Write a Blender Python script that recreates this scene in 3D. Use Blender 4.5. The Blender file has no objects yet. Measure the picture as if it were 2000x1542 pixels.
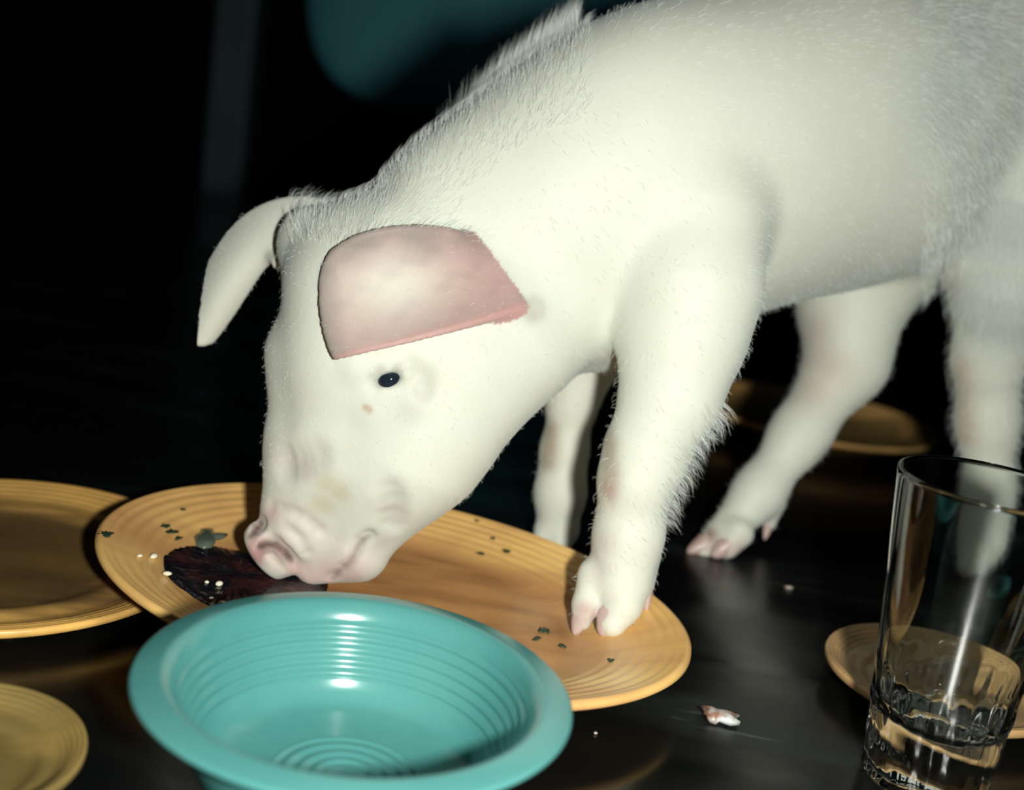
import bpy, math, random
import numpy as np
from mathutils import Vector, Matrix
rnd = random.Random(7)
R = math.radians

# ------------------------------------------------------------ camera, light, exposure
PITCH, ROLL, CAMH, FPX = R(13), R(8.5), .263, 2400.0
fw = np.array([0, math.cos(PITCH), -math.sin(PITCH)])
r0 = np.array([1., 0, 0]); u0 = np.array([0, math.sin(PITCH), math.cos(PITCH)])
rt = math.cos(ROLL)*r0 + math.sin(ROLL)*u0
up = -math.sin(ROLL)*r0 + math.cos(ROLL)*u0
cam = bpy.data.cameras.new('camera'); co = bpy.data.objects.new('camera', cam)
bpy.context.scene.collection.objects.link(co)
cam.sensor_width = 36; cam.lens = 36*FPX/2000; cam.clip_start = .01
M = Matrix(((rt[0], up[0], -fw[0], 0), (rt[1], up[1], -fw[1], 0), (rt[2], up[2], -fw[2], CAMH), (0, 0, 0, 1)))
co.matrix_world = M
cam.dof.use_dof = True; cam.dof.focus_distance = .57; cam.dof.aperture_fstop = 5.2
bpy.context.scene.camera = co
W = bpy.data.worlds.new('world'); bpy.context.scene.world = W; W.use_nodes = True
W.node_tree.nodes['Background'].inputs[0].default_value = (.5, .8, 1, 1)
W.node_tree.nodes['Background'].inputs[1].default_value = .004
ld = bpy.data.lights.new('flash', 'AREA'); ld.shape = 'DISK'; ld.size = .035; ld.energy = 6.0; ld.color = (1, 1, .93)
lo = bpy.data.objects.new('flash', ld); bpy.context.scene.collection.objects.link(lo)
lo.location = (.088, -.03, .278)
lo.rotation_euler = (Vector((.08, .75, .08)) - Vector(lo.location)).to_track_quat('-Z', 'Y').to_euler()
S = bpy.context.scene
S.view_settings.view_transform = 'Standard'; S.view_settings.look = 'None'
S.view_settings.gamma = 1; S.view_settings.use_curve_mapping = False; S.view_settings.exposure = 0
COL = S.collection

def ray(px, py):
    d = fw + (px-1000)/FPX*rt - (py-771)/FPX*up
    return d
def at(px, py, Y):
    d = ray(px, py); return d*Y/d[1] + np.array([0, 0, CAMH])
def onz(px, py, z):
    d = ray(px, py); return d*(z-CAMH)/d[2] + np.array([0, 0, CAMH])

# ------------------------------------------------------------ helpers
def mesh_ob(name, verts, faces, mat=None, parent=None, smooth=True):
    me = bpy.data.meshes.new(name); me.from_pydata([tuple(v) for v in verts], [], [tuple(f) for f in faces]); me.update()
    if smooth: me.polygons.foreach_set('use_smooth', [True]*len(me.polygons))
    o = bpy.data.objects.new(name, me); COL.objects.link(o)
    if mat: me.materials.append(mat)
    if parent: o.parent = parent
    return o
def empty(name, loc=(0, 0, 0)):
    o = bpy.data.objects.new(name, None); COL.objects.link(o); o.location = loc; o.empty_display_size = .02; return o
def tag(o, label=None, cat=None, group=None, kind=None):
    if label: o['label'] = label
    if cat: o['category'] = cat
    if group: o['group'] = group
    if kind: o['kind'] = kind
    return o
def box(x0, x1, y0, y1, z0, z1):
    v = [(x, y, z) for x in (x0, x1) for y in (y0, y1) for z in (z0, z1)]
    f = [(0, 1, 3, 2), (4, 6, 7, 5), (0, 4, 5, 1), (2, 3, 7, 6), (0, 2, 6, 4), (1, 5, 7, 3)]
    return v, f
def bevel(o, w, n=3):
    m = o.modifiers.new('bevel', 'BEVEL'); m.width = w; m.segments = n; m.limit_method = 'ANGLE'; return o
def spline(pts, n):
    """Catmull-Rom through 2D profile points"""
    P = np.array(pts, float); out = []
    Q = np.vstack([2*P[0]-P[1], P, 2*P[-1]-P[-2]])
    for i in range(len(P)-1):
        a, b, c, d = Q[i:i+4]
        for t in np.linspace(0, 1, n, endpoint=False):
            out.append(.5*((2*b)+(c-a)*t+(2*a-5*b+4*c-d)*t*t+(3*b-a-3*c+d)*t**3))
    out.append(P[-1]); return np.array(out)
def revolve(name, prof, seg, mat, parent=None, sx=1., sy=1., fn=None, rim=None):
    """prof: (r,z) list. rim=(a,b): oval; r is then an offset inwards from the oval outline r = 1-based scale kept in metres"""
    V = []; Fc = []; n = len(prof)
    for k in range(seg):
        a = 2*math.pi*k/seg
        for (r, z) in prof:
            if rim:
                # r<=0 : metres inward from the rim, blended to the centre
                x = (rim[0]+r)*math.cos(a); y = (rim[1]+r*min(1, 1))*math.sin(a)
                if rim[1]+r < .0: x = y = 0
            else:
                x = r*math.cos(a)*sx; y = r*math.sin(a)*sy
            p = (x, y, z)
            if fn: p = fn(p, a, r, z)
            V.append(p)
    for k in range(seg):
        k2 = (k+1) % seg
        for i in range(n-1):
            Fc.append((k*n+i, k2*n+i, k2*n+i+1, k*n+i+1))
    o = mesh_ob(name, V, Fc, mat, parent)
    import bmesh
    bm = bmesh.new(); bm.from_mesh(o.data); bmesh.ops.remove_doubles(bm, verts=bm.verts, dist=1e-5)
    bmesh.ops.recalc_face_normals(bm, faces=bm.faces); bm.to_mesh(o.data); bm.free()
    o.data.polygons.foreach_set('use_smooth', [True]*len(o.data.polygons))
    return o

# ------------------------------------------------------------ materials
def mat(name, col=(.5, .5, .5), rough=.5, spec=.5, **kw):
    m = bpy.data.materials.new(name); m.use_nodes = True
    b = m.node_tree.nodes['Principled BSDF']
    b.inputs['Base Color'].default_value = (*col, 1); b.inputs['Roughness'].default_value = rough
    b.inputs['Specular IOR Level'].default_value = spec
    for k, v in kw.items(): b.inputs[k.replace('_', ' ')].default_value = v
    return m
def N(m, t, **kw):
    n = m.node_tree.nodes.new(t)
    for k, v in kw.items():
        if k in n.inputs: n.inputs[k].default_value = v
        else: setattr(n, k, v)
    return n
def L(m, a, b): m.node_tree.links.new(a, b)
def bsdf(m): return m.node_tree.nodes['Principled BSDF']
def noise(m, scale, detail=4, stretch=(1, 1, 1), rot=(0, 0, 0), coord='Object', dist=0.):
    tc = N(m, 'ShaderNodeTexCoord'); mp = N(m, 'ShaderNodeMapping'); mp.inputs['Scale'].default_value = stretch; mp.inputs['Rotation'].default_value = rot
    L(m, tc.outputs[coord], mp.inputs[0]); n = N(m, 'ShaderNodeTexNoise'); n.inputs['Scale'].default_value = scale
    n.inputs['Detail'].default_value = detail; n.inputs['Distortion'].default_value = dist
    L(m, mp.outputs[0], n.inputs[0]); return n.outputs['Fac']
def ramp(m, fac, stops):
    r = N(m, 'ShaderNodeValToRGB'); e = r.color_ramp.elements
    while len(e) < len(stops): e.new(.5)
    for i, (p, c) in enumerate(stops):
        e[i].position = p; e[i].color = (*c, 1) if len(c) == 3 else c
    L(m, fac, r.inputs[0]); return r.outputs[0]
def mix(m, fac, a, b, mode='MIX'):
    n = N(m, 'ShaderNodeMix', data_type='RGBA', blend_type=mode)
    if isinstance(fac, (int, float)): n.inputs[0].default_value = fac
    else: L(m, fac, n.inputs[0])
    for i, s in ((6, a), (7, b)):
        if isinstance(s, tuple): n.inputs[i].default_value = (*s, 1)
        else: L(m, s, n.inputs[i])
    return n.outputs[2]
def bump(m, fac, strength=.3, dist=.001):
    b = N(m, 'ShaderNodeBump'); b.inputs['Strength'].default_value = strength; b.inputs['Distance'].default_value = dist
    L(m, fac, b.inputs['Height']); L(m, b.outputs[0], bsdf(m).inputs['Normal'])
def g(v): return (v, v, v)

def table_mat():
    m = mat('black_laminate', (.004, .005, .005), .22, .5)
    f = noise(m, 3.2, 6, (1, 4.5, 1), (0, 0, R(35)), dist=.6)
    k = ramp(m, f, [(.56, g(0)), (.74, g(1))])
    f2 = noise(m, 16, 6, (1, 6, 1), (0, 0, R(52)), dist=.3)
    k2 = ramp(m, f2, [(.58, g(0)), (.8, g(1))])
    kk = mix(m, 1., k, k2, 'MULTIPLY')
    c = mix(m, k, (.003, .004, .004), (.02, .028, .028))
    c = mix(m, kk, c, (.2, .22, .2))
    L(m, c, bsdf(m).inputs['Base Color'])
    L(m, ramp(m, f, [(.35, g(.14)), (.75, g(.45))]), bsdf(m).inputs['Roughness'])
    bump(m, noise(m, 60, 5), .08, .0008); return m
def glaze(name, base, stain, dark, scale=9., amt=.5, rough=.22, well=(.06, .09), wa=.8, oval=(1, 1, 1)):
    m = mat(name, base, rough, .5)
    f = noise(m, scale, 6, (1, 3.2, 1), (0, 0, R(-14)), dist=.5)
    c = mix(m, ramp(m, f, [(.5-amt*.25, g(0)), (.5+.18, g(1))]), base, stain)
    # browner tone in the well of the dish, a food smear on the platter
    tc = N(m, 'ShaderNodeTexCoord'); mp = N(m, 'ShaderNodeMapping'); mp.inputs['Scale'].default_value = oval
    L(m, tc.outputs['Object'], mp.inputs[0]); ln = N(m, 'ShaderNodeVectorMath', operation='LENGTH'); L(m, mp.outputs[0], ln.inputs[0])
    f2 = noise(m, scale*2.2, 6, (1, 3.0, 1), (0, 0, R(-12)), dist=.4)
    ad = N(m, 'ShaderNodeMath', operation='MULTIPLY_ADD'); L(m, f2, ad.inputs[0]); ad.inputs[1].default_value = .05; L(m, ln.outputs['Value'], ad.inputs[2])
    mr = N(m, 'ShaderNodeMapRange', interpolation_type='SMOOTHSTEP'); L(m, ad.outputs[0], mr.inputs[0])
    mr.inputs[1].default_value = well[0]+.025; mr.inputs[2].default_value = well[1]+.025; mr.inputs[3].default_value = wa; mr.inputs[4].default_value = 0
    c = mix(m, mr.outputs[0], c, mix(m, ramp(m, f2, [(.35, g(0)), (.7, g(1))]), stain, dark))
    L(m, c, bsdf(m).inputs['Base Color'])
    L(m, ramp(m, f, [(.3, g(rough)), (.7, g(rough+.2))]), bsdf(m).inputs['Roughness'])
    bump(m, noise(m, 25, 3), .06, .001); return m
M_table = table_mat()
M_turq = mat('turquoise_glaze', (.085, .27, .235), .2, .5)
_f = noise(M_turq, 14, 4); L(M_turq, mix(M_turq, ramp(M_turq, _f, [(.35, g(0)), (.7, g(1))]), (.070, .265, .255), (.10, .315, .295)), bsdf(M_turq).inputs['Base Color'])
bump(M_turq, noise(M_turq, 40, 3), .05, .0008)
M_wall = mat('black_wall', (.006, .008, .009), .8, .2)
M_post = mat('slate_post', (.05, .085, .1), .6, .3)
_f = noise(M_post, 6, 3); L(M_post, mix(M_post, _f, (.07, .12, .14), (.11, .17, .2)), bsdf(M_post).inputs['Base Color'])
M_floor = mat('dark_floor', (.01, .012, .012), .7, .2)
M_cush = mat('teal_vinyl', (.16, .62, .72), .38, .5); bump(M_cush, noise(M_cush, 8, 3), .3, .01)
M_piping = mat('teal_piping', (.015, .06, .07), .5)
M_wood = mat('black_wood', (.012, .01, .009), .5)

# ------------------------------------------------------------ setting
def struct(name, v, f, m):
    o = mesh_ob(name, v, f, m, smooth=False); o['kind'] = 'structure'; return o
struct('floor', *box(-2.6, 2.8, -1.0, 4.1, -.8, -.74), M_floor)
struct('wall_back', *box(-2.6, 2.8, 4.1, 4.2, -.8, 2.0), M_wall)
struct('wall_left', *box(-2.7, -2.6, -1.0, 4.1, -.8, 2.0), M_wall)
p = at(443, 300, 3.0)
bevel(struct('trim_1', *box(p[0]-.048, p[0]+.048, 2.96, 3.05, -.74, 1.9), M_post), .012)
bpy.data.objects['trim_1']['label'] = 'dim slate-blue upright post at the upper left in the dark background'

# table
tb = empty('dining_table', (0, 0, 0)); tag(tb, 'glossy black table with smears, carrying the pig and all the dishes', 'table')
top = mesh_ob('table_top', *box(-1.25, 1.35, -.22, 2.6, -.035, 0), M_table, tb, False); bevel(top, .006)
for x in (-1.15, 1.25):
    for y in (-.12, 2.5):
        bevel(mesh_ob('leg', *box(x-.035, x+.035, y-.035, y+.035, -.74, -.035), M_wood, tb, False), .006)
for (a, b, c, d) in ((-1.115, 1.215, -.135, -.11), (-1.115, 1.215, 2.49, 2.515)):
    mesh_ob('apron', *box(a, b, c, d, -.13, -.035), M_wood, tb, False)

# teal chair behind the table
def superell(cx, cy, cz, a, b, c, e=.6, nu=48, nv=24, rot=None):
    V = []; F = []
    sp = lambda t, e: math.copysign(abs(t)**e, t)
    for j in range(nv+1):
        ph = -math.pi/2+math.pi*j/nv
        for i in range(nu):
            th = 2*math.pi*i/nu
            p = Vector((a*sp(math.cos(ph), e)*sp(math.cos(th), e), b*sp(math.cos(ph), .9)*sp(math.sin(th), .9), c*sp(math.sin(ph), e)))
            if rot: p = rot @ p
            V.append((p.x+cx, p.y+cy, p.z+cz))
    for j in range(nv):
        for i in range(nu): F.append((j*nu+i, j*nu+(i+1) % nu, (j+1)*nu+(i+1) % nu, (j+1)*nu+i))
    return V, F
q = at(905, 75, 2.95)
ch = empty('armchair', (q[0], 3.0, -.74)); tag(ch, 'dim out-of-focus teal padded chair behind the table, above the pig\'s head', 'chair')
def loc(vf): return [(x-q[0], y-3.0, z+.74) for x, y, z in vf[0]], vf[1]
rotm = Matrix.Rotation(R(-14), 3, 'Y') @ Matrix.Rotation(R(-18), 3, 'X')
mesh_ob('backrest', *loc(superell(q[0]+.03, 3.0, q[2]+.12, .42, .11, .29, .75, rot=rotm)), M_cush, ch)
mesh_ob('seat', *loc(superell(q[0], 2.92, -.3, .3, .27, .07)), M_cush, ch)
mesh_ob('back_frame', *loc(box(q[0]-.2, q[0]+.2, 3.08, 3.13, -.3, q[2]+.1)), M_wood, ch, False)
for sx in (-.24, .24):
    for y in (2.74, 3.11):
        bevel(mesh_ob('leg', *loc(box(q[0]+sx-.02, q[0]+sx+.02, y-.02, y+.02, -.74, -.3)), M_wood, ch, False), .004)

# ------------------------------------------------------------ dishes
M_plat = glaze('amber_glaze', (.98, .62, .21), (.66, .34, .13), (.33, .15, .06), 7, .5, .25, (.075, .11), .95, (.8, 1, 1))
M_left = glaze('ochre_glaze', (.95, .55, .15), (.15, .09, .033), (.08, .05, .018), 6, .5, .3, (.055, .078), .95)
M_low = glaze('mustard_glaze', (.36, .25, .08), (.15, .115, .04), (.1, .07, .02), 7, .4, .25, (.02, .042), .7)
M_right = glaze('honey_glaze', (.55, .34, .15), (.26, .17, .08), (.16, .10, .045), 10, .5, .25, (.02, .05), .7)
M_back = glaze('tan_glaze', (.8, .46, .16), (.3, .2, .07), (.15, .1, .03), 8, .5, .25, (.085, .112), .92)

def plate(name, c, Rr, H, m, label, group=None, wall=.3, yscale=1.):
    """round plate with ringed flange, rolled rim and a foot ring"""
    t = empty(name, (c[0], c[1], 0)); tag(t, label, 'plate', group)
    inner = [(0.0001, .006), (Rr*.3, .0058), (Rr*.56, .006), (Rr*.68, .0085), (Rr*.80, H*.62), (Rr*.90, H*.86), (Rr*.96, H*.97), (Rr*.99, H)]
    pr = spline(inner, 10)
    rim = [(Rr, H-.0014), (Rr*.995, H-.0036), (Rr*.97, H-.0052)]
    outer = [(Rr*.88, H*.86-.006), (Rr*.74, H*.5-.003), (Rr*.62, .0045), (Rr*.58, .0), (Rr*.54, .0), (Rr*.52, .002), (0.0001, .002)]
    # concentric throwing rings on the flange
    def ringed(r, z):
        t_ = r/Rr
        if .82 < t_ < .97: z += .00025*math.cos((t_-.82)/.15*math.pi*2*4)
        return (r, z)
    prof = [ringed(r, z) for r, z in pr] + rim + outer
    o = revolve('body', prof, 128, m, t)
    return t

# oval platter (resting on the edge of the left plate)
PLC = np.array([-.046, .583]); PA, PB, PROT, PTILT, PH = .153, .119, R(-14), .03, .0245
pt = empty('oval_platter', (PLC[0], PLC[1], 0)); tag(pt, 'large amber oval platter smeared with dark sauce under the pig\'s snout', 'platter')
Z0 = PTILT*.085+.0006
def platter_z(u, v):
    """interior height (local, untilted) for normalised radius"""
    rr = math.hypot(u/PA, v/PB)
    return np.interp(rr, [0, .55, .66, .80, .92, .985, 1.0], [.0085, .0085, .010, .0165, .0215, .0242, .0235])
def to_world(u, v, z):
    x = u*math.cos(PROT)-v*math.sin(PROT); y = u*math.sin(PROT)+v*math.cos(PROT)
    return np.array([PLC[0]+x, PLC[1]+y, z + Z0 - PTILT*x])
def platter_pt(px, py, lift=0.):
    z = .02
    for _ in range(25):
        P = onz(px, py, z); dx, dy = P[0]-PLC[0], P[1]-PLC[1]
        u = dx*math.cos(PROT)+dy*math.sin(PROT); v = -dx*math.sin(PROT)+dy*math.cos(PROT)
        z = .5*z+.5*(platter_z(u, v)+Z0-PTILT*dx+lift)
    return onz(px, py, z)
ns = []
inn = spline([(0.0001, .0085), (.3, .0084), (.55, .0086), (.66, .010), (.80, .0165), (.92, .0215), (.985, .0243)], 12)
for r, z in inn:
    if .74 < r < .96: z += .00025*math.cos((r-.74)/.22*math.pi*2*5)
    ns.append((r, z))
ns += [(1.0, .0232), (1.002, .021), (.99, .0192), (.965, .0182), (.9, .0165), (.78, .0135), (.68, .0085), (.62, .004), (.60, 0.), (.57, 0.), (.56, .003), (.3, .0035), (.0001, .0035)]
Vp = []; Fp = []; seg = 160
for k in range(seg):
    a = 2*math.pi*k/seg
    for r, z in ns:
        w = to_world(PA*r*math.cos(a), PB*r*math.sin(a), z); Vp.append((w[0]-PLC[0], w[1]-PLC[1], w[2]))
n = len(ns)
for k in range(seg):
    for i in range(n-1): Fp.append((k*n+i, ((k+1) % seg)*n+i, ((k+1) % seg)*n+i+1, k*n+i+1))
mesh_ob('body', Vp, Fp, M_plat, pt)

plate('round_plate', (-.248, .579), .1020, .0135, M_left, 'ochre round plate at the left edge, half under the oval platter')
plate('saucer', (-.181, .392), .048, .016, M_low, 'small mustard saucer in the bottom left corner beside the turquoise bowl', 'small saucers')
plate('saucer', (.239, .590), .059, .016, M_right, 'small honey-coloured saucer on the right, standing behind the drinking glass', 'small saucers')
b0 = onz(1590, 812, .02)
plate('round_plate', (b0[0], b0[1]), .116, .024, M_back, 'out-of-focus tan plate at the back, seen between the pig\'s legs')

# turquoise bowl
BC = np.array([-.0400, .4055])
bt = empty('bowl', (BC[0], BC[1], 0)); tag(bt, 'turquoise ringed ceramic bowl with wide flared rim in the foreground', 'bowl')
inner = [(0.0001, .0185), (.012, .0184), (.030, .0186), (.044, .0208), (.0505, .0250), (.0545, .032), (.0580, .041), (.0610, .0495), (.0632, .0545), (.0655, .0574), (.0680, .0588), (.0705, .0587), (.0745, .0580), (.0776, .0573)]
pr = spline(inner, 26); prof = []
for r, z in pr:
    if r < .028: z += .00055*math.cos(r/.028*math.pi*2*5)*(1 if r > .008 else 0)
    if .030 < z < .052:
        r += .0005*math.cos((z-.030)/.022*math.pi*2*5)
    prof.append((r, z))
prof += [(.0785, .0566), (.0786, .0556), (.0777, .0547), (.073, .0538), (.068, .0505), (.0645, .0475), (.061, .038), (.056, .0275), (.051, .020), (.044, .013), (.040, .008), (.038, .0), (.035, 0), (.034, .006), (.0001, .008)]
revolve('body', prof, 192, M_turq, bt)

# drinking glass
M_glass = bpy.data.materials.new('clear_glass'); M_glass.use_nodes = True
_b = bsdf(M_glass); _b.inputs['Transmission Weight'].default_value = 1; _b.inputs['Roughness'].default_value = .01
_b.inputs['IOR'].default_value = 1.5; _b.inputs['Base Color'].default_value = (.96, 1, .98, 1)
GC = (.2075, .505)
gt = empty('drinking_glass', (GC[0], GC[1], 0)); tag(gt, 'tall clear tumbler with a pressed pattern near its base, at lower right', 'glass')
go = [(.0262, .0), (.0270, .0015), (.0274, .01), (.0292, .03), (.0330, .07), (.0372, .11), (.0398, .1375)]
gi = [(.0397, .1392), (.0387, .1390), (.0380, .1370), (.0354, .11), (.0312, .070), (.0288, .048), (.0268, .036), (.022, .030), (.01, .028), (.0001, .0275)]
op = [tuple(x) for x in spline(go, 40)]
ip = [tuple(x) for x in spline(gi, 8)]
def gfn(p, a, r, z):
    if r > .0255 and z < .055 and r > .0274+.0955*(z-.01)-.0012:
        w = max(0, min(1, (.058-z)/.02))*max(0, min(1, z/.004))
        d = .0007*w*math.sin(13*a+z*210)*math.sin(9*a-z*160)
        return (p[0]*(1+d/r), p[1]*(1+d/r), z)
    return p
revolve('vessel', [(.0001, .003), (.021, .003), (.0255, .0)]+op+ip, 192, M_glass, gt, fn=gfn)

# ------------------------------------------------------------ the pig: one smooth-blended solid, meshed with surface nets
VX = .0015
LO = np.array([-.175, .515, -.004]); HI = np.array([.64, 1.10, .475])
DIM = np.ceil((HI-LO)/VX).astype(int)+1
FLD = np.full(DIM, .05, np.float32)
AX = [LO[i]+VX*np.arange(DIM[i], dtype=np.float32) for i in range(3)]
def region(lo, hi, pad):
    s = []
    for i in range(3):
        a = int(max(0, math.floor((lo[i]-pad-LO[i])/VX))); b = int(min(DIM[i], math.ceil((hi[i]+pad-LO[i])/VX)+1))
        if b <= a: return None
        s.append(slice(a, b))
    return tuple(s)
def grids(s):
    return AX[0][s[0]][:, None, None], AX[1][s[1]][None, :, None], AX[2][s[2]][None, None, :]
def smin(a, b, k):
    h = np.clip(.5+.5*(b-a)/k, 0, 1); return b+(a-b)*h-k*h*(1-h)
def put(s, d, k, sub=False):
    if sub: FLD[s] = -smin(-FLD[s], d, k)
    else: FLD[s] = smin(FLD[s], d, k)
def cone(a, b, ra, rb, k=.012, sub=False):
    a = np.array(a); b = np.array(b); rm = max(ra, rb)
    s = region(np.minimum(a, b)-rm, np.maximum(a, b)+rm, max(k, .006)+.006)
    if s is None: return
    X, Y, Z = grids(s); ab = b-a; l2 = float(ab@ab)+1e-12
    t = np.clip(((X-a[0])*ab[0]+(Y-a[1])*ab[1]+(Z-a[2])*ab[2])/l2, 0, 1)
    d = np.sqrt((X-a[0]-t*ab[0])**2+(Y-a[1]-t*ab[1])**2+(Z-a[2]-t*ab[2])**2)-(ra+(rb-ra)*t)
    put(s, d.astype(np.float32), k, sub)
def ellip(c, r, axes, k=.02, sub=False):
    c = np.array(c); rm = max(r)
    s = region(c-rm, c+rm, k+.006)
    if s is None: return
    X, Y, Z = grids(s); k0 = 0; k1 = 0
    for i in range(3):
        q_ = (X-c[0])*axes[i][0]+(Y-c[1])*axes[i][1]+(Z-c[2])*axes[i][2]
        k0 = k0+(q_/r[i])**2; k1 = k1+(q_/r[i]**2)**2
    k0 = np.sqrt(k0); k1 = np.sqrt(k1)+1e-9
    put(s, (k0*(k0-1)/k1).astype(np.float32), k, sub)
def fval(p):
    i = np.round((np.array(p)-LO)/VX).astype(int)
    if (i < 0).any() or (i >= DIM).any(): return .05
    return float(FLD[tuple(i)])
def hit(px, py, y0=.50, y1=1.05):
    y = y0
    while y < y1:
        p = at(px, py, y); f = fval(p)
        if f <= 0: return p
        y += max(.0008, min(f*.6, .01))
    return None
def px2m(px, Y): return px/FPX*Y*1.0
def chain(pts, k=.012):
    """pts: (px,py,Y,r_px)"""
    P = [(at(a, b, y), px2m(r, y)) for a, b, y, r in pts]
    for (a, ra), (b, rb) in zip(P[:-1], P[1:]): cone(a, b, ra, rb, k)
A1 = np.array([.79, .60, .10]); A1 /= np.linalg.norm(A1)
A2 = np.array([-.6, .79, 0.]); A2 /= np.linalg.norm(A2)
A3 = np.cross(A1, A2)
AXB = (A1, A2, A3)
def ell_px(px, py, Y, r, axes=AXB, k=.025): ellip(at(px, py, Y), r, axes, k)

# torso
ell_px(1330, 330, .70, (.105, .072, .092), k=.02)
ell_px(1590, 270, .765, (.125, .078, .097), k=.04)
ell_px(1800, 230, .83, (.120, .080, .098), k=.04)
# neck
nk = np.array(at(1250, 330, .69))-np.array(at(800, 560, .635)); nl = nk/np.linalg.norm(nk)
n2 = np.cross(nl, [0, 0, 1]); n2 /= np.linalg.norm(n2); n3 = np.cross(n2, nl)
ell_px(1000, 465, .665, (.092, .052, .071), (nl, n2, n3), k=.03)
ell_px(1190, 420, .685, (.085, .062, .086), (nl, n2, n3), k=.03)
# haunches
ell_px(2060, 235, .895, (.105, .082, .098), k=.04)
ell_px(2070, 290, .828, (.086, .050, .108), k=.012)
ell_px(2030, 300, .935, (.082, .050, .104), k=.03)
# tail
_t0 = at(2060, 235, .895)+A1*.098+np.array([0, 0, .045])
_tp = [_t0+A1*(.004*i)+A2*.012*math.sin(i*.9)+np.array([0, 0, .012*math.cos(i*.9)-.004*i]) for i in range(10)]
for i in range(9): cone(_tp[i], _tp[i+1], .0075-.0005*i, .0070-.0005*i, .008)
# near hind leg
chain([(2010, 420, .81, 175), (1968, 560, .805, 96), (1930, 700, .815, 58), (1928, 820, .82, 50), (1928, 960, .82, 44), (1918, 1050, .815, 44), (1897, 1090, .808, 28)], .02)
# far hind leg
chain([(1760, 420, .885, 150), (1660, 600, .85, 92), (1655, 710, .835, 72)], .02)
chain([(1655, 700, .835, 74), (1560, 850, .81, 52), (1482, 960, .79, 44), (1415, 1040, .775, 38)], .016)
# near front leg
chain([(1350, 430, .650, 150), (1345, 560, .636, 138), (1330, 660, .628, 122), (1310, 770, .618, 96), (1262, 880, .61, 76), (1240, 950, .606, 64), (1228, 1040, .602, 66), (1212, 1130, .598, 68)], .010)
chain([(1262, 890, .604, 72), (1240, 935, .600, 66)], .01)
# far front leg
chain([(1170, 640, .74, 90), (1118, 780, .735, 46), (1102, 880, .732, 42), (1094, 960, .728, 46), (1088, 1030, .725, 42)], .012)
# head: cranium, cheek, muzzle, jaw
LH = np.array([.88, -.40, -.26]); LH /= np.linalg.norm(LH)        # towards the pig's near side
FH = np.array(at(545, 1060, .59))-np.array(at(690, 600, .615)); FH -= LH*(FH@LH); FH /= np.linalg.norm(FH)
UH = np.cross(LH, FH)
cone(at(700, 575, .617), at(690, 690, .612), .0385, .0375, .02)
cone(at(610, 470, .635), at(760, 520, .62), .018, .034, .02)
cone(at(695, 690, .612), at(655, 890, .602), .0375, .0280, .010)
cone(at(655, 890, .602), at(592, 1035, .594), .0280, .0175, .010)
cone(at(850, 690, .615), at(785, 890, .602), .042, .0335, .02)
cone(at(785, 900, .602), at(700, 1062, .594), .0330, .0165, .012)
cone(at(960, 660, .635), at(860, 800, .615), .045, .035, .025)
chain([(570, 690, .612, 48), (572, 860, .604, 40), (552, 990, .595, 40)], .015)
# snout disc
sd = at(528, 1072, .588)
dn = np.array([-.70, -.12, -.70]); dn /= np.linalg.norm(dn)
dl = LH-dn*(LH@dn); dl /= np.linalg.norm(dl); dv = np.cross(dn, dl)
ellip(sd, (.0065, .0165, .0170), (dn, dl, dv), .005)
ellip(np.array(sd)+dn*.004, (.0045, .0155, .0145), (dn, dl, dv), .003)
# lower lip / chin
cone(at(700, 1085, .592), at(610, 1118, .590), .0125, .0065, .008)
# brow and eyelid swelling
h = hit(762, 738)
cone(at(705, 712, h[1]+.008), at(800, 700, h[1]+.010), .008, .009, .008)
cone(at(740, 790, h[1]+.012), at(810, 775, h[1]+.014), .010, .010, .01)
eye_c = np.array(at(760, 738, h[1]+.0035)); eye_far = None
# eye opening
ed = np.array(ray(760, 738)); ed /= np.linalg.norm(ed)
cone(at(733, 746, h[1]-.0015), at(790, 730, h[1]-.0015), .0040, .0034, .0025, sub=True)
cone(at(750, 745, h[1]-.002), at(773, 738, h[1]-.002), .0048, .0044, .003, sub=True)
# lids
def ridge(pts, r, off=0., k=.003, sub=False):
    P = []; dn_ = []
    for p0_, p1_ in zip(pts[:-1], pts[1:]):
        m_ = max(2, int(math.hypot(p1_[0]-p0_[0], p1_[1]-p0_[1])/5)); dn_ += [(p0_[0]+(p1_[0]-p0_[0])*t/m_, p0_[1]+(p1_[1]-p0_[1])*t/m_) for t in range(m_)]
    for a, b in dn_+[pts[-1]]:
        q_ = hit(a, b)
        if q_ is None: continue
        P.append(at(a, b, q_[1]+off))
    if len(P) < 2: return
    PP = np.array(P); s = region(PP.min(0)-r, PP.max(0)+r, k+.006); X, Y, Z = grids(s); D = None
    for a, b in zip(P[:-1], P[1:]):
        ab = b-a; l2 = float(ab@ab)+1e-12
        t = np.clip(((X-a[0])*ab[0]+(Y-a[1])*ab[1]+(Z-a[2])*ab[2])/l2, 0, 1)
        d = np.sqrt((X-a[0]-t*ab[0])**2+(Y-a[1]-t*ab[1])**2+(Z-a[2]-t*ab[2])**2)-r
        D = d if D is None else np.minimum(D, d)
    put(s, D.astype(np.float32), k, sub)
ridge([(727, 744), (742, 725), (765, 716), (788, 718)], .0018, .0005)
ridge([(732, 754), (752, 764), (776, 757), (793, 735)], .0014, .0006)
ridge([(800, 712), (824, 735), (826, 765)], .004, -.0034, .005, True)
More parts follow.
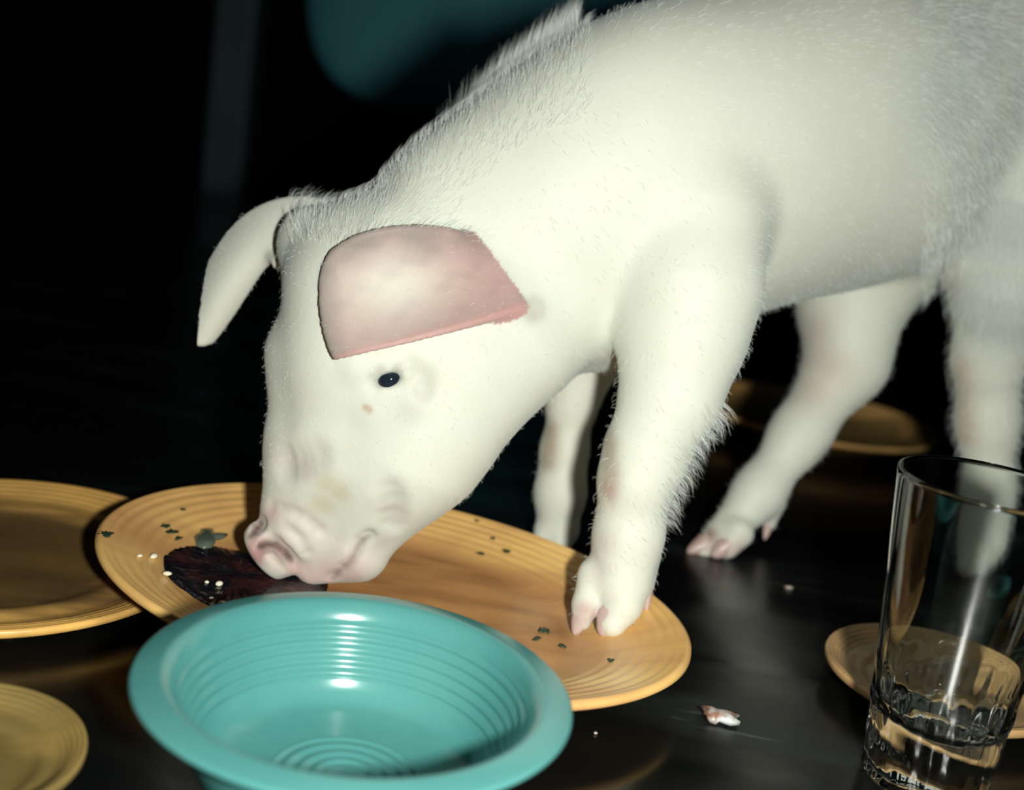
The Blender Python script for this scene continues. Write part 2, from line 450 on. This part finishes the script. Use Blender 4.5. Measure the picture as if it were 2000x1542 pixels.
# nostrils, wrinkles and mouth
ridge([(507, 1068), (522, 1060), (540, 1062), (556, 1076), (570, 1094)], .0034, .000, .003, True)
ridge([(512, 1020), (500, 1034), (490, 1048)], .0026, .000, .003, True)
ridge([(529, 990), (560, 998), (590, 1010), (622, 1036)], .0022, -.0012, .004, True)
ridge([(560, 1030), (585, 1050), (600, 1080)], .0018, -.001, .003, True)
ridge([(648, 1128), (664, 1112), (682, 1096), (692, 1078), (702, 1058), (722, 1044)], .0022, .000, .004, True)
ridge([(760, 968), (774, 995), (768, 1030)], .006, -.0048, .006, True)
ridge([(550, 905), (600, 895)], .008, -.0068, .008, True)
# throat and shoulder folds

# toes (skin part)
def toe(pts, k=.004): chain(pts, k)
toe([(1160, 1120, .597, 34), (1143, 1180, .590, 26), (1136, 1212, .586, 20)])
toe([(1225, 1120, .595, 46), (1215, 1180, .588, 40), (1196, 1216, .583, 30)])
toe([(1268, 1085, .606, 24), (1264, 1145, .607, 15)])
toe([(1400, 1050, .772, 30), (1375, 1070, .768, 24)])
toe([(1440, 1040, .768, 34), (1420, 1066, .764, 26)])
toe([(1510, 985, .79, 24), (1503, 1025, .792, 12)])
toe([(1068, 1035, .722, 26), (1056, 1058, .718, 20)])
toe([(1105, 1035, .72, 28), (1095, 1062, .716, 22)])
toe([(1902, 1080, .805, 32), (1884, 1102, .80, 22)])

# ears: bicubic sheets laid down as closely spaced beads
def bez(t): return np.array([(1-t)**3, 3*t*(1-t)**2, 3*t*t*(1-t), t**3])
def sheet(G, nu, nv, rfun, k=.0025):
    G = np.array(G); P = []
    for i in range(nu):
        u = i/(nu-1)
        for j in range(nv):
            v = j/(nv-1)
            p_ = np.einsum('i,j,ijk->k', bez(u), bez(v), G); r = rfun(u, v); P.append((p_, r))
    PP = np.array([p_ for p_, r in P]); S0 = region(PP.min(0), PP.max(0), .012)
    T = np.full([q_.stop-q_.start for q_ in S0], .05, np.float32)
    for p_, r in P:
        s = region(p_-r, p_+r, .004)
        if s is None: continue
        X, Y, Z = grids(s)
        d = np.sqrt((X-p_[0])**2+(Y-p_[1])**2+(Z-p_[2])**2)-r
        l_ = tuple(slice(q_.start-o_.start, q_.stop-o_.start) for q_, o_ in zip(s, S0))
        T[l_] = np.minimum(T[l_], d)
    put(S0, T, .0035)
    return P
cone(at(1000, 612, hit(1000, 612)[1]+.002), at(1038, 606, hit(1038, 606)[1]+.002), .003, .0045, .006)
def hy(px, py, d=.57):
    q_ = hit(px, py); return q_[1] if q_ is not None else d
c0 = [(925, 478), (955, 515), (985, 560), (1012, 600)]
c1 = [(880, 436), (890, 510), (900, 580), (905, 640)]
c2 = [(730, 434), (750, 530), (760, 600), (765, 672)]
c3 = [(668, 482), (612, 500), (622, 640), (655, 698)]
offs = [[.002, .004, .004, .001], [-.010, .005, .003, -.010], [-.016, -.003, -.003, -.015], [-.006, -.005, -.006, -.008]]
near = []
base_y = [[hy(a, b) for a, b in c] for c in (c0, c1, c2, c3)]
for c, o, by in zip((c0, c1, c2, c3), offs, base_y):
    near.append([at(a, b, min(y_, .605)+d) for (a, b), d, y_ in zip(c, o, by)])
def near_r(u, v):
    return .0015+.0016*(1-u)**2+.0005*(1-v)
EARN = sheet(near, 80, 70, near_r)
far = [[at(640, 405, .655), at(600, 440, .650), at(575, 495, .645), at(546, 512, .640)],
       [at(480, 362, .665), at(490, 410, .650), at(500, 450, .645), at(520, 462, .655)],
       [at(402, 500, .665), at(430, 530, .650), at(462, 545, .648), at(486, 568, .660)],
       [at(372, 650, .662), at(378, 668, .655), at(392, 672, .655), at(412, 662, .660)]]
EARF = sheet(far, 70, 46, lambda u, v: .0027+.0016*(1-u))

def surface_nets(f):
    ins = f < 0
    c = ins[:-1, :-1, :-1].astype(np.int8)
    cnt = np.zeros(tuple(np.array(f.shape)-1), np.int8)
    for i in (0, 1):
        for j in (0, 1):
            for k in (0, 1):
                cnt += ins[i:f.shape[0]-1+i, j:f.shape[1]-1+j, k:f.shape[2]-1+k]
    act = np.argwhere((cnt > 0) & (cnt < 8)); nA = len(act)
    idx = np.full(cnt.shape, -1, np.int32); idx[tuple(act.T)] = np.arange(nA)
    acc = np.zeros((nA, 3)); num = np.zeros(nA)
    corners = [(i, j, k) for i in (0, 1) for j in (0, 1) for k in (0, 1)]
    for a in corners:
        for ax in range(3):
            if a[ax]: continue
            b = list(a); b[ax] = 1
            fa = f[act[:, 0]+a[0], act[:, 1]+a[1], act[:, 2]+a[2]]; fb = f[act[:, 0]+b[0], act[:, 1]+b[1], act[:, 2]+b[2]]
            m = (fa < 0) != (fb < 0); t = np.where(m, fa/np.where(m, fa-fb, 1), 0)
            p_ = np.tile(np.array(a, float), (nA, 1)); p_[:, ax] = t
            acc[m] += p_[m]; num[m] += 1
    V = (act+acc/num[:, None])*VX+LO
    Q = []
    for ax in range(3):
        sl0 = [slice(None)]*3; sl1 = [slice(None)]*3; sl0[ax] = slice(0, -1); sl1[ax] = slice(1, None)
        a = ins[tuple(sl0)]; b = ins[tuple(sl1)]
        e = np.argwhere(a != b); o1, o2 = [i for i in range(3) if i != ax]
        e = e[(e[:, o1] > 0) & (e[:, o2] > 0) & (e[:, o1] < idx.shape[o1]) & (e[:, o2] < idx.shape[o2])]
        def g_(d1, d2):
            q_ = e.copy(); q_[:, o1] -= d1; q_[:, o2] -= d2; return idx[tuple(q_.T)]
        quad = np.stack([g_(1, 1), g_(0, 1), g_(0, 0), g_(1, 0)], 1)
        flip = a[tuple(e.T)]
        if ax == 1: flip = ~flip
        quad[~flip] = quad[~flip][:, ::-1]
        Q.append(quad)
    return V, np.concatenate(Q)
V, Q = surface_nets(FLD)
# skin colours, with shade painted in at nostrils, mouth, cheek, armpit and haunch
COLS = np.tile(np.array([.66, .685, .60]), (len(V), 1))
def spot(p_, r, c, a=1.):
    if p_ is None: return
    d2 = ((V-np.array(p_))**2).sum(1)/(r*r); w = (a*np.exp(-d2))[:, None]
    COLS[:] = COLS*(1-w)+np.array(c)*w
def spots(pts, r, c, a=1., line=False):
    if line: pts = [(p0_[0]+(p1_[0]-p0_[0])*t/6, p0_[1]+(p1_[1]-p0_[1])*t/6) for p0_, p1_ in zip(pts[:-1], pts[1:]) for t in range(7)]
    P = [hit(*q_) for q_ in pts]; P = [q_ for q_ in P if q_ is not None]
    if not P: return
    d2 = np.min([((V-q_)**2).sum(1) for q_ in P], 0)/(r*r); w = (a*np.exp(-d2**1.3))[:, None]
    COLS[:] = COLS*(1-w)+np.array(c)*w
PINK = (.52, .33, .31); ROSE = (.42, .22, .21); BRN = (.34, .27, .19); DRK = (.10, .05, .045)
spots([(500, 1060), (540, 1080), (575, 1110), (600, 1125), (640, 1120), (680, 1120)], .009, PINK, .75)
spots([(470, 1078), (485, 1080), (500, 1085)], .006, ROSE, .9)
spots([(510, 1010), (500, 1030), (530, 1000)], .005, ROSE, .6)
spots([(560, 1020), (600, 1050), (650, 1080), (700, 1100)], .013, (.56, .45, .42), .5)
spots([(509, 1066), (522, 1062), (540, 1064), (556, 1077), (568, 1092)], .0024, DRK, .95, True)  # dark depth of the nostril pits painted into the skin, here and below
spots([(511, 1022), (500, 1036), (491, 1048)], .0022, DRK, .9, True)
spots([(652, 1126), (666, 1110), (683, 1096), (693, 1078), (703, 1058), (720, 1046)], .0019, (.28, .21, .19), .75, True)  # shade of the mouth crease painted as a darker line
spots([(760, 980), (775, 1010), (745, 1050)], .008, (.40, .38, .34), .5)  # shading of the cheek fold painted in grey
spots([(640, 945), (660, 960), (630, 985)], .007, (.50, .44, .30), .6)
spots([(570, 900), (540, 890), (600, 915)], .008, (.48, .42, .40), .5)
spots([(715, 795), (722, 800)], .0018, (.45, .3, .18), .8)
spots([(760, 740), (745, 745), (775, 738)], .0035, (.08, .08, .09), .9)
spots([(730, 745), (745, 722), (775, 716)], .003, (.4, .38, .36), .5)
spots([(820, 770), (800, 800), (830, 740)], .008, (.54, .55, .48), .6)
spots([(1075, 840), (1070, 900)], .007, BRN, .75, True)
spots([(1190, 860), (1192, 940)], .007, BRN, .7, True)
spots([(1188, 960)], .006, (.45, .30, .27), .6)
spots([(1140, 1190), (1135, 1210), (1160, 1200)], .005, ROSE, .6)
spots([(1170, 1110), (1160, 1080), (1180, 1060)], .007, (.5, .43, .40), .4)
spots([(1600, 700), (1590, 650), (1590, 760), (1620, 720)], .016, (.52, .44, .38), .6)
spots([(1385, 1045), (1372, 1055)], .006, (.22, .15, .12), .85)
spots([(1440, 1075), (1400, 1070)], .008, PINK, .5)
spots([(1878, 720), (1885, 850)], .010, (.48, .35, .26), .6, True)
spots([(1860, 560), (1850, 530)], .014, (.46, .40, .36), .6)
spots([(1030, 605), (1040, 612)], .005, (.40, .38, .32), .7)
spots([(1900, 80), (1930, 300), (1960, 450), (1960, 600), (1990, 200), (1870, 200)], .040, (.42, .47, .44), .8)  # greyed rear: flash falloff painted into the haunch and hind leg colour
spots([(1150, 715), (1190, 700)], .009, (.46, .45, .41), .7)  # armpit hollow: its soft shade painted as grey skin
# near ear: pink inner skin on the camera side, margin shadow painted in
EP = np.array([p_ for p_, r in EARN]); uv = np.array([(i/79, j/69) for i in range(80) for j in range(70)])
from mathutils.kdtree import KDTree
kd = KDTree(len(EP))
for i, p_ in enumerate(EP): kd.insert(Vector(p_), i)
kd.balance()
box_ = np.all((V > EP.min(0)-.006) & (V < EP.max(0)+.006), axis=1)
for vi in np.nonzero(box_)[0]:
    co_, i, d = kd.find(Vector(V[vi]))
    if d > .0050: continue
    u, v = uv[i]
    side = (V[vi]-EP[i])[1]
    if side > .0004 and u > .15 : continue
    pk = np.array([.50, .37, .34]); k1 = math.exp(-((u-.62)**2/.09+(v-.52)**2/.09))
    c = pk*(1-k1)+np.array([.64, .61, .53])*k1
    e = max(0, 1-(1-u)/.12, (1-v/.38)*1.4*(.75+.25*math.sin(u*17)))
    e = min(1, e); c = c*(1-.7*e)+np.array([.22, .21, .19])*.7*e
    c = c*(1-.45*math.exp(-u*u/.12))+np.array([.44, .26, .25])*.45*math.exp(-u*u/.12)
    w_ = math.sin(u*31+v*9)*math.sin(v*23-u*7)*.5+math.sin(u*13-v*17)*.5
    c = c*(1-.14*max(0, w_)*(1-v*.6))
    if v > .985: c = c*.6+np.array([.50, .25, .23])*.4
    COLS[vi] = c
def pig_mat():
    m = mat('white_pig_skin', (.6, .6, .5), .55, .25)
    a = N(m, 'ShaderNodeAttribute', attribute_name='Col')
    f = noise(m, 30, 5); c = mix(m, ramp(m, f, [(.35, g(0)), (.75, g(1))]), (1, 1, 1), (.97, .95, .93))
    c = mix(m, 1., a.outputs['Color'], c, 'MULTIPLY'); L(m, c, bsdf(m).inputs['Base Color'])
    bsdf(m).inputs['Subsurface Weight'].default_value = .25
    bsdf(m).inputs['Subsurface Radius'].default_value = (1, .55, .4); bsdf(m).inputs['Subsurface Scale'].default_value = .004
    bsdf(m).inputs['Sheen Weight'].default_value = .15; bsdf(m).inputs['Sheen Tint'].default_value = (.75, .95, 1, 1)
    bump(m, noise(m, 220, 4), .25, .0006); return m
M_pig = pig_mat()
pig = empty('pig', (.12, .72, 0)); tag(pig, 'white piglet bending down to eat from the amber oval platter', 'pig')
PO = np.array([.12, .72, 0])
body = mesh_ob('body', [], [], M_pig, pig)
me = bpy.data.meshes.new('pig_body'); me.vertices.add(len(V)); me.vertices.foreach_set('co', (V-PO).astype(np.float32).ravel())
me.loops.add(len(Q)*4); me.loops.foreach_set('vertex_index', Q.astype(np.int32).ravel())
me.polygons.add(len(Q)); me.polygons.foreach_set('loop_start', (np.arange(len(Q))*4).astype(np.int32))
me.update(calc_edges=True); me.validate(); me.polygons.foreach_set('use_smooth', [True]*len(me.polygons))
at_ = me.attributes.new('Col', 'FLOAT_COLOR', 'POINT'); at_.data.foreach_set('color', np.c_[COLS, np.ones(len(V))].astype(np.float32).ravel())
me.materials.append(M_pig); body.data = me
sm = body.modifiers.new('smooth', 'SMOOTH'); sm.factor = .5; sm.iterations = 2

# eyes
M_eye = mat('dark_eye', (.012, .018, .028), .06, .6)
def sphere(c, r, nu=24, nv=14, sc=(1, 1, 1)):
    Vv = []; Ff = []
    for j in range(nv+1):
        ph = -math.pi/2+math.pi*j/nv
        for i in range(nu):
            th = 2*math.pi*i/nu; Vv.append((c[0]+r*sc[0]*math.cos(ph)*math.cos(th), c[1]+r*sc[1]*math.cos(ph)*math.sin(th), c[2]+r*sc[2]*math.sin(ph)))
    for j in range(nv):
        for i in range(nu): Ff.append((j*nu+i, j*nu+(i+1) % nu, (j+1)*nu+(i+1) % nu, (j+1)*nu+i))
    return Vv, Ff
ec = np.array(at(762, 740, h[1]+.0068))
mesh_ob('eye', *sphere(ec-PO, .0074), M_eye, pig)
mirror = lambda p_, c_: p_-2*LH*((p_-c_)@LH)
ef = np.array(at(690, 668, .622)); 
while fval(ef) < -.0052: ef = ef-LH*.0005
mesh_ob('eye', *sphere(ef-PO, .0066), M_eye, pig)

# hooves: horny claw tips
M_hoof = mat('hoof_horn', (.50, .36, .32), .35, .5)
_f = noise(M_hoof, 60, 4, (1, 1, .3)); L(M_hoof, mix(M_hoof, _f, (.36, .20, .17), (.66, .54, .50)), bsdf(M_hoof).inputs['Base Color'])
def claw(p0, p1, r0_, r1_, name='hoof'):
    p0 = np.array(p0); p1 = np.array(p1); d = p1-p0; l = np.linalg.norm(d); d = d/l
    a = np.cross(d, [0, 1, 0]); a /= np.linalg.norm(a); b = np.cross(d, a)
    Vv = []; n_ = 14; rings = [(-.15, .8), (0, 1.0), (.3, .97), (.6, .86), (.85, .62), (.96, .35), (1.0, .05)]
    for t, s_ in rings:
        r = s_*(r0_*(1-max(t, 0))+r1_*max(t, 0)+0)
        for i in range(n_):
            th = 2*math.pi*i/n_; Vv.append(p0+d*l*t+(a*math.cos(th)+b*math.sin(th))*r-PO)
    Ff = [(j*n_+i, j*n_+(i+1) % n_, (j+1)*n_+(i+1) % n_, (j+1)*n_+i) for j in range(len(rings)-1) for i in range(n_)]
    Ff.append(tuple(range(n_))[::-1]); Ff.append(tuple(range((len(rings)-1)*n_, len(rings)*n_)))
    return mesh_ob(name, Vv, Ff, M_hoof, pig)
def hoof(x0, y0, Y0, x1, y1, Y1, r, r2, z=None):
    claw(at(x0, y0, Y0), at(x1, y1, Y1), px2m(r, Y0), px2m(r2, Y1))
hoof(1140, 1192, .589, 1122, 1240, .583, 25, 16)
hoof(1203, 1190, .587, 1174, 1242, .580, 38, 25)
hoof(1264, 1140, .607, 1262, 1196, .603, 14, 8)
hoof(1385, 1058, .77, 1342, 1078, .762, 26, 14)
hoof(1430, 1055, .766, 1390, 1086, .757, 29, 18)
hoof(1504, 1012, .792, 1493, 1054, .788, 13, 7)
hoof(1060, 1048, .72, 1050, 1085, .716, 22, 15)
hoof(1100, 1052, .718, 1086, 1090, .712, 24, 16)
hoof(1892, 1092, .803, 1872, 1122, .797, 27, 17)

# bristles: fine white hair over the body, longer on the crest, the rump and behind the front leg
M_hair = mat('white_bristle', (.85, .9, .86), .6, .2); bsdf(M_hair).inputs['Transmission Weight'].default_value = 0.0
tri = Q; A = V[Q[:, 0]]; Bc = V[Q[:, 2]]; D1 = V[Q[:, 2]]-V[Q[:, 0]]; D2 = V[Q[:, 3]]-V[Q[:, 1]]
NF = np.cross(D1, D2); NF /= (np.linalg.norm(NF, axis=1)[:, None]+1e-12); CF = V[Q].mean(1)
if (NF*(CF-np.array(at(1500, 300, .75)))).sum(1).mean() < 0: NF = -NF
rg = np.random.RandomState(3)
HV = []; HF = []
def hairs(sel, n_, ln, flow, lean=.8, rad=.00006, jit=.25):
    ids = np.nonzero(sel)[0]
    if not len(ids): return
    for fi in rg.choice(ids, n_):
        b = CF[fi]; nn = NF[fi]
        t = np.array(flow)+rg.normal(0, jit, 3); t -= nn*(t@nn); t /= np.linalg.norm(t)+1e-9
        l = ln*rg.uniform(.55, 1.25); d1 = nn*(1-lean*.6)+t*lean*.6; d1 /= np.linalg.norm(d1)
        d2 = nn*(1-lean)+t*lean; d2 /= np.linalg.norm(d2)
        pts = [b-nn*.0005, b+d1*l*.5, b+d1*l*.5+d2*l*.5]
        s_ = np.cross(d1, [.3, .5, .8]); s_ /= np.linalg.norm(s_)+1e-9; s2 = np.cross(d1, s_)
        o_ = len(HV)
        for j, p_ in enumerate(pts[:2]):
            r = rad*(1, .75)[j]
            for th in (0, 2.094, 4.189): HV.append(p_+(s_*math.cos(th)+s2*math.sin(th))*r-PO)
        HV.append(pts[2]-PO)
        for i in range(3):
            HF.append((o_+i, o_+(i+1) % 3, o_+3+(i+1) % 3, o_+3+i)); HF.append((o_+3+i, o_+3+(i+1) % 3, o_+6))
def projpx(P):
    v = P-np.array([0, 0, CAMH]); z = v@fw; return 1000+FPX*(v@rt)/z, 771-FPX*(v@up)/z
X2, Y2 = projpx(CF)
isear = np.zeros(len(CF), bool)
torso = (X2 > 1050)
hairs(~torso & (Y2 < 980), 3500, .0030, A1*.2-np.array([0, 0, .3]), .9)
hairs(torso, 14000, .006, A1+np.array([0, 0, -.7]), .93)
topn = (NF[:, 2] > .35) & (X2 > 560) & (X2 < 1150) & (Y2 < 480)
hairs(topn, 5000, .009, A1+np.array([0, 0, .2]), .85)
crest = (NF[:, 2] > .3) & (X2 > 830) & (X2 < 1130) & (CF[:, 1] > .685) & (Y2 < 300)
hairs(crest, 9000, .022, A1*.8+np.array([-.5, 0, .8]), .6)
back = (NF[:, 0] > .45) & (X2 > 1250) & (X2 < 1420) & (Y2 > 780) & (Y2 < 1020) & (CF[:, 1] < .66)
hairs(back, 700, .011, np.array([.6, 0, -.7]), .6)
hairs((X2 > 1800) & (NF[:, 1] < .3), 14000, .010, A1*.4+np.array([0, 0, -1]), .88)
ho = mesh_ob('bristles', HV, HF, M_hair, pig, False); ho['kind'] = 'stuff'

# ------------------------------------------------------------ food on the platter, crumbs on the table
M_sauce = mat('dark_sauce', (.018, .008, .010), .18, .6)
_f = noise(M_sauce, 90, 5); L(M_sauce, mix(M_sauce, ramp(M_sauce, _f, [(.45, g(0)), (.75, g(1))]), (.008, .007, .010), (.07, .02, .018)), bsdf(M_sauce).inputs['Base Color'])
bump(M_sauce, noise(M_sauce, 120, 4), .5, .002)
def blob_poly(name, pts, hgt, m, label, cat, group=None, n=90, surf=platter_pt, seed=0):
    """low domed patch lying on the platter, outline given as picture points"""
    P = spline(pts+[pts[0]], 12)[:-1]; rr = random.Random(seed)
    c = P.mean(0); Vv = []; Ff = []; K = len(P); rings = [1.0, .97, .88, .7, .45, .2]
    for ri, s_ in enumerate(rings):
        z = hgt*(1-s_**6)**.5 if s_ < 1 else -.0004
        for i, q_ in enumerate(P):
            j = c+(q_-c)*s_
            w = surf(j[0], j[1]); Vv.append((w[0], w[1], w[2]+z+(rr.uniform(-.15, .25)*hgt if 0 < ri else 0)))
    w = surf(c[0], c[1]); Vv.append((w[0], w[1], w[2]+hgt))
    for ri in range(len(rings)-1):
        for i in range(K): Ff.append((ri*K+i, ri*K+(i+1) % K, (ri+1)*K+(i+1) % K, (ri+1)*K+i))
    o_ = (len(rings)-1)*K
    for i in range(K): Ff.append((o_+i, o_+(i+1) % K, len(Vv)-1))
    b = np.mean(Vv, 0); b[2] = min(v_[2] for v_ in Vv)
    o = mesh_ob(name, [tuple(np.array(v_)-b) for v_ in Vv], Ff, m); o.location = b
    tag(o, label, cat, group); return o
blob_poly('sauce_puddle', [(318, 1088), (345, 1072), (400, 1068), (455, 1075), (520, 1090), (600, 1110), (640, 1135), (625, 1165), (540, 1185), (460, 1195), (405, 1180), (355, 1150), (322, 1118)], .0022, M_sauce,
          'dark glossy sauce patch on the platter under the pig\'s snout', 'sauce')
M_leaf = mat('wet_green_leaf', (.03, .055, .03), .3, .5); M_pale = mat('silvery_leaf', (.10, .13, .10), .12, .9)
M_rice = mat('rice_grain', (.75, .72, .55), .35, .5)
def flake(px, py, lx, ly, rot, m, name, label, cat, group=None, surf=platter_pt, th=.00035, seed=1):
    """small curled scrap with an uneven outline"""
    rr = random.Random(seed*31+int(px)); c = surf(px, py); Vv = []; Ff = []; K = 16
    Ys = c[1]; lx = lx/FPX*Ys; ly = ly/FPX*Ys/.32
    rad = [rr.uniform(.45, 1.2) for _ in range(K)]
    for z in (0, 1):
        for s_ in (1., .55):
            for i in range(K):
                a = 2*math.pi*i/K; x = lx*rad[i]*s_*math.cos(a); y = ly*rad[i]*s_*math.sin(a)
                Vv.append((x*math.cos(rot)-y*math.sin(rot), x*math.sin(rot)+y*math.cos(rot), th*z+th*1.2*(1-s_)*2+.0002+abs(x)*.12))
        Vv.append((0, 0, th*z+th*1.4))
    n_ = 2*K+1
    for z in (0, 1):
        o_ = z*n_
        for i in range(K):
            q_ = (o_+i, o_+(i+1) % K, o_+K+(i+1) % K, o_+K+i); t_ = (o_+K+i, o_+K+(i+1) % K, o_+2*K)
            Ff += [q_, t_] if z else [q_[::-1], t_[::-1]]
    for i in range(K): Ff.append((i, n_+i, n_+(i+1) % K, (i+1) % K)[::-1])
    o = mesh_ob(name, Vv, Ff, m); o.location = c; tag(o, label, cat, group); return o
leaves = [(322, 1028, 10, 5, .4, 'green leaf scrap on the platter\'s upper left, upper of two beside the silvery leaf'),
          (335, 1040, 16, 6, -.7, 'largest green leaf scrap on the platter left of the silvery leaf'),
          (348, 1052, 9, 4, .2, 'green leaf scrap touching the top edge of the sauce patch'),
          (208, 1044, 15, 6, .1, 'green leaf scrap on the platter\'s far left rim'),
          (358, 996, 7, 2.5, .3, 'tiny green fleck near the platter\'s back rim, left of the pig\'s snout'),
          (990, 1077, 11, 3.5, -.3, 'dark green fleck on the platter right of the jaw, rightmost of two'),
          (938, 1082, 9, 3.5, .6, 'dark green fleck on the platter right of the jaw, leftmost of two'),
          (962, 1052, 7, 2.5, .2, 'dark fleck above the pair of green flecks right of the jaw'),
          (932, 1018, 6, 2, 0, 'dark fleck on the platter\'s back rim right of the jaw'),
          (1062, 1232, 15, 5, .3, 'green leaf scrap on the platter in front of the front hoof'),
          (1048, 1248, 9, 4, -.5, 'small green scrap just left of the leaf in front of the hoof'),
          (1098, 1262, 8, 3.5, .2, 'small dark scrap below the front hoof\'s toe'),
          (630, 1160, 17, 5, .1, 'dark scrap on the platter between the chin and the turquoise bowl'),
          (1192, 1290, 8, 3, .4, 'small brown scrap near the platter\'s front right rim')]
for i, (x, y, a, b, r_, lb) in enumerate(leaves):
    flake(x, y, a, b, r_, M_leaf, 'leaf_scrap', lb, 'food scrap', 'leaf scraps on the platter', seed=i)
flake(408, 1053, 34, 16, .1, M_pale, 'silvery_leaf', 'silvery green leaf on the platter left of the snout', 'leaf', th=.0012, seed=5)
def grain(px, py, l, w, rot, label, m=M_rice, lift=0., surf=platter_pt, name='rice_grain', cat='rice grain', group='rice grains on the platter'):
    c = surf(px, py); s_ = c[1]/FPX; l *= s_; w *= s_; Vv, Ff = sphere((0, 0, 0), 1, 12, 8)
    out = []
    for x, y, z in Vv:
        k = 1-.18*x*x; x2, y2, z2 = x*l, y*w*k, z*w*.8*k
        out.append((x2*math.cos(rot)-y2*math.sin(rot), x2*math.sin(rot)+y2*math.cos(rot), z2+w*.75+lift))
    o = mesh_ob(name, out, Ff, m); o.location = c; tag(o, label, cat, group); return o
for x, y, l, w, r_, li, lb in [(300, 1090, 10, 7, 1.2, 0, 'rice grain on the platter, at the left end of the sauce patch'),
                          (273, 1087, 6, 4, .3, 0, 'small grain nearest the platter\'s left rim'),
                          (326, 1127, 10, 6, .2, .001, 'rice grain on the lower left edge of the sauce patch'),
                          (427, 1151, 9, 7, .9, .002, 'largest rice grain on the dark sauce patch'),
                          (403, 1146, 5, 4, .1, .002, 'small grain just left of the largest rice grain on the sauce'),
                          (432, 1183, 8, 5, .4, .001, 'rice grain nearest the rim of the turquoise bowl'),
                          (412, 1174, 6, 4, .7, .001, 'small grain just above the one nearest the turquoise bowl')]:
    grain(x, y, l, w, r_, lb, lift=li)
tab = lambda x, y: onz(x, y, 0)
M_scrap = mat('meat_scrap', (.42, .36, .33), .4, .5)
_f = noise(M_scrap, 150, 3); L(M_scrap, mix(M_scrap, ramp(M_scrap, _f, [(.4, g(0)), (.6, g(1))]), (.30, .15, .10), (.55, .58, .56)), bsdf(M_scrap).inputs['Base Color'])
flake(1397, 1407, 46, 10, -.12, M_scrap, 'food_scrap', 'pinkish white food scrap on the black table in front of the platter', 'food scrap', surf=tab, th=.0022, seed=3)
grain(1540, 1149, 10, 4, 0, 'small pale pink crumb on the black table right of the front hoof', M_scrap, surf=tab, name='crumb', cat='crumb', group='crumbs on the table')
grain(1163, 1433, 5, 4, .3, 'tiny bluish crumb on the table beside the turquoise bowl', M_scrap, surf=tab, name='crumb', cat='crumb', group='crumbs on the table')
grain(16, 1240, 15, 8, .1, 'yellowish crumb on the table in front of the left round plate, at the picture edge', M_rice, surf=tab, name='crumb', cat='crumb', group='crumbs on the table')
